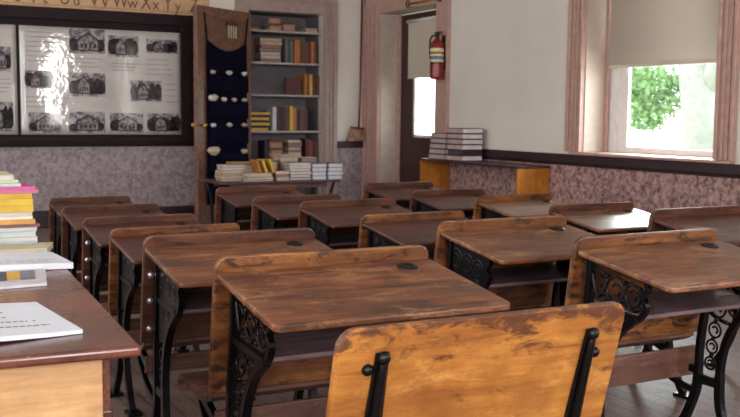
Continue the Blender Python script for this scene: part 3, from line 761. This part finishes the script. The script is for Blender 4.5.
stack(fx_(261.5), YS, z, ['yellow', 'black', 'yellow', 'black', 'yellow', 'black', 'yellow'], .24, .2, .029, 'yellow and black pile on fourth closet shelf', g, .008, out='spine')
row(fx_(274.5), YS, z, ['white', 'maroon', 'black', 'maroon', 'brown', 'yellow', 'orange', 'black', 'brown', 'maroon'], [.27, .28, .27, .27, .27, .28, .27, .25, .25, .25], .042, .2, 'tall group on fourth closet shelf', g)
z = SZ[0]+.001; g = 'books on bottom closet shelf'
row(fx_(266), YS, z, ['black'], [.25], .04, .2, 'left end of bottom closet shelf', g)
stack(fx_(278.5), YS, z, ['tan', 'brown', 'tan', 'pink', 'tan', 'brown', 'tan', 'tan', 'brown'], .15, .2, .028, 'left pile on bottom closet shelf', g, out='spine')
stack(fx_(297.5), YS, z, ['tan', 'brown', 'tan', 'tan', 'pink', 'brown', 'tan', 'brown', 'tan'], .17, .2, .028, 'middle pile on bottom closet shelf', g)
row(fx_(308.5), YS, z, ['maroon', 'red', 'maroon', 'brown'], [.27, .26, .25, .24], .038, .2, 'right group on bottom closet shelf', g)

# book table in front of the closet
TX0, TX1, TY0, TY1, TZ = 2.90, 4.12, 8.32, 8.86, .555
tb = empty('book_table', ((TX0+TX1)/2, (TY0+TY1)/2, 0), 0, 'low dark table crowded with stacked books in front of the closet', 'table')
hw, hd = (TX1-TX0)/2, (TY1-TY0)/2
MB().box(-hw, hw, -hd, hd, TZ-.022, TZ).build('table_top', M['table'], tb, bevel=.006)
m = MB(); m.box(-hw+.12, hw-.12, -hd+.05, -hd+.07, TZ-.07, TZ-.022); m.box(-hw+.12, hw-.12, hd-.07, hd-.05, TZ-.07, TZ-.022)
m.build('apron', M['table'], tb)
for sx in (-1, 1):
    for sy in (-1, 1):
        m = MB(); x, y = sx*(hw-.09), sy*(hd-.06)
        m.tube([(x+sx*.05, y, TZ-.024), (x+sx*.02, y, TZ-.10), (x, y, TZ-.2), (x-sx*.01, y, .15), (x+sx*.02, y, .0)], [.012, .014, .016, .014, .018], 8)
        m.build('leg', M['iron'], tb)
tx = lambda px: 2.99+(px-225)*(4.16-2.99)/116
yt = TY0+.02; z = TZ+.001; g = 'books piled on the low book table'
stack(tx(234), yt+.10, z, ['cream', 'brown', 'cream', 'tan', 'brown', 'cream'], .22, .17, .024, 'leftmost pile of book table', g, .012)
stack(tx(256), yt, z, ['white', 'white', 'cream'], .27, .20, .024, 'long low white pile of book table', g, .008)
zz = z+.076
stack(tx(248), yt+.242, z, ['yellow', 'brown', 'yellow', 'cream', 'yellow'], .22, .18, .032, 'yellow back pile of book table', g, .008)
for i, (px, c) in enumerate(((258, 'orange'), (264, 'yellow'), (271, 'yellow'))):
    b = book(tx(px), yt+.03, zz+.002, .12, .16, .022, CN[c], f'{["orange","plain yellow","slanted yellow"][i]} thin book leaning on the long white pile of book table', g, pose='up', name='book')
    b.rotation_euler = (0, -.35, 0); b.location.x += .0
stack(tx(279), yt, z, ['pink', 'cream', 'red', 'cream'][:3], .135, .2, .03, 'short pink pile of book table', g, .008)
b = stack(tx(276), yt+.23, z, ['brown', 'cream', 'tan', 'cream', 'orange', 'brown', 'yellow'], .13, .2, .026, 'tall brown pile behind pink pile, book table', g, .006)
stack(tx(297), yt, z, ['brown', 'red', 'blue', 'brown', 'white', 'blue'], .22, .2, .027, 'striped middle pile of book table', g, .010)
stack(tx(295), yt+.242, z, ['tan', 'brown', 'tan', 'brown', 'tan', 'cream', 'tan', 'cream'], .185, .2, .028, 'tall tan back pile of book table', g, .012)
stack(tx(317), yt+.242, z, ['brown', 'cream', 'brown', 'tan', 'cream', 'brown', 'white'], .17, .2, .028, 'cream back pile, right, of book table', g, .010)
for px, w_ in ((316, 'left'), (333, 'right')):
    stack(tx(px), yt, z, ['grey']*4, .155, .2, .038, f'{w_} white textbook pile of book table', g, .004, pagecol='c4c4cc')

# open low bench along the right wall and the books on it
BY0, BY1, BX0, BX1, BZ = 6.70, 8.33, 5.0, 5.342, .75
be = empty('open_bench', ((BX0+BX1)/2, (BY0+BY1)/2, 0), 0, 'low open bench with orange plywood ends under the dark chair rail', 'bench')
hx2, hy2 = (BX1-BX0)/2, (BY1-BY0)/2
MB().box(-hx2, hx2, -hy2, hy2, BZ-.022, BZ).build('bench_top', M['darktop'], be, bevel=.003)
MB().box(-hx2+.004, hx2, -hy2+.003, -hy2+.028, 0, BZ-.022).build('end_panel', M['orange_ply'], be, bevel=.002)
MB().box(-hx2+.004, hx2, hy2-.028, hy2-.003, 0, BZ-.022).build('end_panel', M['orange_ply'], be, bevel=.002)
MB().box(hx2-.03, hx2-.008, -hy2+.028, hy2-.028, .04, .12).build('stretcher', M['darktop'], be)
g = 'textbooks stacked on the open bench'
def textbook(x, y, z, L, D, T, rz, col, label):
    ob = MB(); c = .004
    c = .006; ob.box(-D/2, D/2, 0, L, 0, c); ob.box(-D/2, D/2, 0, L, T-c, T); ob.box(-D/2+.02, -D/2+.024, .006, L-.006, c, T-c)
    b = ob.build('textbook', cmat(col)); b.location = (x, y, z); b.rotation_euler = (0, 0, rz)
    MB().box(-D/2+.003, -D/2+.02, .002, L-.002, c, T-c).build('spine', cmat('a8938f' if col != '2a1c22' else '4a3a3e'), b)
    MB().box(-D/2+.024, D/2-.006, .006, L-.006, c, T-c).build('pages', cmat('d2cacb' if col != '2a1c22' else '2a1c22'), b)
    tag(b, label, 'textbook', g)
for i in range(6):
    textbook(5.16+.004*(i % 2), 7.64, BZ+.001+i*.0515, .23, .25, .050, 0, '3e2e34' if i != 1 else '2a1c22', f'grey textbook, {nth(i, 6)} of the right stack on the open bench')
for i in range(5):
    textbook(5.135+.006*i, 7.92, BZ+.001+i*.0515, .28, .22, .050, 0, '43333a', f'greyish textbook, {nth(i, 5)} of the slanting left stack on the open bench')

# fire extinguisher on the casing beside the door
fe = empty('fire_extinguisher', (XR-.115, 8.425, 1.54), 0, 'red fire extinguisher with pale label hanging beside the exit door', 'fire extinguisher')
MB().lathe([(.058, 0), (.066, .01), (.068, .03), (.068, .33), (.060, .37), (.035, .395), (.022, .405), (.022, .42)], (0, 0, 0), 24).build('cylinder', M['red'], fe)
MB().lathe([(.0695, .17), (.0695, .31)], (0, 0, 0), 24).build('paper_label', M['label'], fe)
MB().lathe([(.0695, .155), (.0700, .158), (.0700, .168), (.0695, .17)], (0, 0, 0), 24).build('retaining_strap', M['black'], fe)
MB().lathe([(.0702, .25), (.0702, .275)], (0, 0, 0), 24).build('label_band', cmat('8a6f2c'), fe)
MB().lathe([(.0702, .20), (.0702, .235)], (0, 0, 0), 24).build('label_band', cmat('5f7690'), fe)
m = MB(); m.lathe([(.02, .42), (.024, .43), (.024, .455), (.012, .465)], (0, 0, 0), 12); m.box(-.016, .016, -.075, .04, .462, .474); m.box(-.014, .014, -.07, .03, .444, .452)
m.build('valve_handle', M['black'], fe, bevel=.003)
MB().tube([(0, .02, .44), (-.02, .06, .44), (-.03, .085, .40), (-.03, .09, .33), (-.028, .082, .21)], .010, 8).build('hose', M['black'], fe)
MB().box(.0675, .088, -.02, .02, .1, .44).build('wall_bracket', M['black'], fe)
# scroll rod above the door
rd = empty('curtain_rod', (XR-.06, 8.80, 2.36), 0, 'short pale metal rod with scroll ends above the exit door', 'rod')
MB().tube([(0, -.30, 0), (0, .30, .0)], .012, 8).build('rod', M['brass'], rd)
for sy in (-1, 1):
    m = MB(); m.tube([(.03, sy*.26, .0), (0, sy*.26, .0)], .010, 6)
    m.tube([(0, sy*.32+.035*math.cos(a), .035*math.sin(a)) for a in [2*PI*i/12 for i in range(12)]], .007, 6, closed=True)
    m.build('scroll_bracket', M['black'], rd)
# broom in the corner
br = empty('broom', (5.20, YB-.075, .869), 0, 'straw broom with long brown handle standing on the chair rail in the corner', 'broom')
m = MB(); pr = [(-.115, 0), (.125, 0), (.105, .13), (-.06, .15)]
m.prism(pr, lambda p, q, t: (p+.0, t, q), -.022, .022); bs = m.build('bristles', M['straw'], br, bevel=.006)
MB().prism([(-.06, .142), (.105, .125), (.10, .155), (-.055, .172)], lambda p, q, t: (p, t, q), -.028, .028).build('head_block', M['handle'], br, bevel=.005)
MB().tube([(.045, 0, .15), (.06, 0, .5), (.085, .02, 1.68)], .013, 8).build('handle', M['handle'], br)
# slim pipe in the corner
pi = MB().tube([(5.335, YB-.03, .88), (5.338, YB-.03, ZC-.005)], .013, 8).build('corner_pipe', M['handle']); tag(pi, 'thin brown vertical pipe in the corner right of the broom handle', 'pipe')

# ------------------------------------------------------------------ teacher's table
th = math.radians(-3.1)
tt = empty('teacher_table', (.452, 1.72, 0), th, 'brown-topped table with pale maple side panel at the left foreground', 'table')
MB().box(-.80, 0, 0, 1.52, .728, .750).build('table_top', M['deskwood'], tt, bevel=.008, seg=4)
MB().box(-.76, -.066, .03, .05, .06, .728).build('side_panel', M['maple'], tt, bevel=.002)
MB().box(-.76, -.045, 1.45, 1.47, .06, .728).build('side_panel', M['maple'], tt, bevel=.002)
MB().box(-.76, -.74, .05, 1.45, .06, .728).build('front_panel', M['maple'], tt)
MB().box(-.74, -.05, .05, 1.45, .62, .727).build('drawer_box', M['deskwood'], tt)
for x in (-.75, -.075):
    for y in (.051, 1.42): MB().box(x, x+.03, y, y+.03, 0, .62).build('leg', M['deskwood'], tt, bevel=.003)
ZT = .7505
TR = Matrix.Rotation(th, 3, 'Z')
def tw(u, v, z=ZT): p = TR @ Vector((u, v, 0)); return Vector((.452+p.x, 1.72+p.y, z))
# foreground booklet, corners read from where it lies
def sheet(name, pts, t, mat, label, cat, curl=None, lines=None, cover=None):
    cxm = sum(p[0] for p in pts)/4; cym = sum(p[1] for p in pts)/4
    o = empty(name, (cxm, cym, ZT), 0, label, cat)
    def bil(a, b): 
        p = [Vector(q) for q in pts]; return (p[0]*(1-a)+p[1]*a)*(1-b)+(p[3]*(1-a)+p[2]*a)*b
    n = 10; top = []; bot = []
    for j in range(n+1):
        for i in range(n+1):
            q = bil(i/n, j/n); h = curl(i/n, j/n) if curl else 0
            top.append((q.x-cxm, q.y-cym, t+h)); bot.append((q.x-cxm, q.y-cym, h*.8+.0002))
    m = MB(); N = (n+1)*(n+1); id_ = lambda i, j: j*(n+1)+i
    fs = [(id_(i, j), id_(i+1, j), id_(i+1, j+1), id_(i, j+1)) for i in range(n) for j in range(n)]
    fs += [tuple(k+N for k in f[::-1]) for f in fs]
    for i in range(n):
        fs += [(id_(i, 0), id_(i, 0)+N, id_(i+1, 0)+N, id_(i+1, 0)), (id_(i, n), id_(i+1, n), id_(i+1, n)+N, id_(i, n)+N)]
        fs += [(id_(0, i), id_(0, i+1), id_(0, i+1)+N, id_(0, i)+N), (id_(n, i), id_(n, i)+N, id_(n, i+1)+N, id_(n, i+1))]
    m.add(top+bot, fs); m.build('pages', mat, o)
    def strip_(a0, a1, b0, b1, mt, nm, up):
        mm = MB(); k = 6; vs = []
        for j in range(2):
            for i in range(k+1):
                a = a0+(a1-a0)*i/k; b = (b0, b1)[j]; q = bil(a, b); h = curl(a, b) if curl else 0
                vs.append((q.x-cxm, q.y-cym, t+h+up))
        mm.add(vs, [(i, i+1, k+2+i, k+1+i) for i in range(k)])
        s = mm.build(nm, mt, o); q = s.modifiers.new('t', 'SOLIDIFY'); q.thickness = .0002
    for a0, a1, b0, b1, mt, nm in (lines or []): strip_(a0, a1, b0, b1, mt, nm, .0007)
    return o
WL = []
r = random.Random(3)
for b, a0, a1 in ((.66, .70, .845), (.50, .70, .83), (.36, .70, .885), (.36, .90, .91), (.22, .72, .935)):
    a = a0
    while a < a1:
        w_ = r.uniform(.008, .018); WL.append((a, min(a+w_, a1), b, b+.018, M['ink'], 'printed_words')); a += w_+.006
bo = sheet('open_booklet', [(-.28, 1.76), (.375, 1.86), (.34, 2.17), (-.20, 2.22)], .008, M['paper'],
      'white open booklet with a few printed words on the near end of the teacher table', 'booklet', curl=lambda a, b: .022*math.sin(PI*a)**2*.6+.006*max(0, a-.7)*b, lines=WL)
# printed dots on the pad
PL = []
for j in range(9):
    a = .1
    while a < .92:
        w_ = r.uniform(.02, .045); PL.append((a, a+w_, .12+.09*j, .135+.09*j, M['textline'], 'printed_words')); a += w_+.012
sheet('worksheet_pad', [(-.2, 2.66), (.515, 2.66), (.50, 2.90), (-.1, 2.95)], .016, M['paper'], 'thick white pad of printed worksheets beside the tall book stack', 'paper pad',
      curl=lambda a, b: .006*math.sin(PI*a), lines=PL[:60])
sheet('magazine', [(-.1, 2.38), (.405, 2.42), (.44, 2.65), (-.1, 2.67)], .007, cmat('b4b0b6'), 'thin magazine with a coloured picture cover between pad and open booklet', 'magazine',
      lines=[(.05, .72, .2, .95, cmat('4a4660'), 'cover_picture'), (.72, .76, .3, .9, cmat('b0882e'), 'cover_picture'), (.76, .82, .3, .9, cmat('3a3848'), 'cover_picture'), (.82, .88, .35, .9, cmat('c09430'), 'cover_picture'), (.88, .95, .3, .9, cmat('6a6678'), 'cover_picture')])
sheet('clear_folder', [(-.1, 2.97), (.50, 2.97), (.54, 3.10), (-.1, 3.12)], .018, cmat('b0a98c'), 'pale yellowish folder lying under the front of the tall book stack', 'folder')
# tall stack of books
TS = [('clear-covered white', '98a2ac', .022, .50), ('pale blue', '8fa6b6', .016, .50), ('white', 'a8aeac', .018, .50), ('light blue', '8ba2b8', .014, .50), ('brown', '6a3c38', .010, .51), ('orange', 'b5823a', .016, .495),
      ('thin white', 'd0ccc0', .010, .49), ('cream', 'b5aa88', .014, .49), ('yellow', 'b89628', .022, .49), ('bright yellow', 'bd9a22', .022, .488), ('amber yellow', 'b48e24', .018, .485),
      ('pink', 'b05a80', .012, .505), ('magenta', 'b8488a', .010, .50), ('teal', '6aa39a', .012, .455), ('pale green', 'a8b49a', .010, .45), ('cream white', 'b8b092', .016, .44)]
z = ZT+.0185; r = random.Random(5); n = len(TS); TSUM = sum(t[2] for t in TS)
for i, (nm, c, t, xr) in enumerate(TS):
    if i == 0: z = ZT+.001
    tt_ = t*.91; L = .30; o = MB(); cc = .0015
    pgc = {'white': 'c9cfd0'}.get(nm, None)
    o.box(-L, 0, 0, .21, 0, cc); o.box(-L, 0, 0, .21, tt_-cc, tt_)
    if i % 2 == 0 or 'yellow' in nm or nm in ('pink', 'orange', 'brown'): o.box(-L, 0, 0, cc, cc, tt_-cc)
    ob = o.build('workbook', cmat(c)); ob.location = (xr-.005+r.uniform(-.003, .003), 3.00+(.135 if 0 else 0)+.0, z); ob.rotation_euler = (0, 0, r.uniform(-.02, .02))
    ob.location.y = 3.115+r.uniform(-.004, .004)
    MB().box(-L+.002, -.001, .002, .209, cc, tt_-cc).build('pages', cmat('b4aea6'), ob)
    tag(ob, f'{nm} workbook, {nth(i, n) if i in (0, n-1) else "number %s up" % ["","two","three","four","five","six","seven","eight","nine","ten","eleven","twelve","thirteen","fourteen","fifteen","sixteen"][i]} in tall stack on the teacher table', 'workbook', 'workbooks stacked on the teacher table')
    z += tt_+.0004

# ------------------------------------------------------------------ outdoors
g_ = MB().box(XR+.8, 60, -30, 60, -.6, -.5).build('ground', M['grass']); g_['kind'] = 'structure'
def tree(x, y, label):
    o = empty('garden_tree', (x, y, -.5), 0, label, 'tree')
    MB().tube([(0, 0, 0), (.05, -.02, 1.0), (-.05, .1, 2.0), (-.02, .32, 2.7), (.1, .75, 3.6), (.1, 1.2, 4.6)], [.42, .33, .27, .22, .17, .1], 14).build('trunk', M['bark'], o)
    MB().tube([(-.05, .1, 1.8), (.0, -.25, 2.6), (.2, -.6, 3.5)], [.18, .14, .08], 10).build('branch', M['bark'], o)
    m = MB(); r = random.Random(11)
    for k in range(5200):
        # leaf cloud hanging on the far side of the trunk, several lobes
        lobe = r.choice([(-.2, 1.15, 1.8, .33), (-.2, .85, 1.75, .3), (-.1, .6, 2.0, .32), (-.2, 1.25, 2.15, .45), (-.2, .9, 2.2, .4), (-.3, 1.15, 2.1, .55), (-.2, 1.4, 2.6, .6), (.2, 1.0, 2.9, .6), (.2, 1.9, 2.4, .6), (0, .65, 3.3, .5), (.4, -.2, 4.2, .9), (.1, 1.6, 3.4, .8)])
        d = Vector((r.gauss(0, 1), r.gauss(0, 1), r.gauss(0, 1))); d.normalize(); d *= lobe[3]*r.random()**.45
        c = Vector(lobe[:3])+d; s_ = r.uniform(.03, .065)
        a = Vector((r.gauss(0, 1), r.gauss(0, 1), r.gauss(0, 1))).normalized(); b = a.cross(Vector((r.gauss(0, 1), r.gauss(0, 1), r.gauss(0, 1)))).normalized()
        m.add([c-a*s_, c+b*s_*.5, c+a*s_, c-b*s_*.5], [(0, 1, 2, 3)])
    f = m.build('foliage', M['leaf'], o); f['kind'] = 'stuff'
tree(10.3, 9.55, 'broad green tree with a thick pale trunk outside the window')
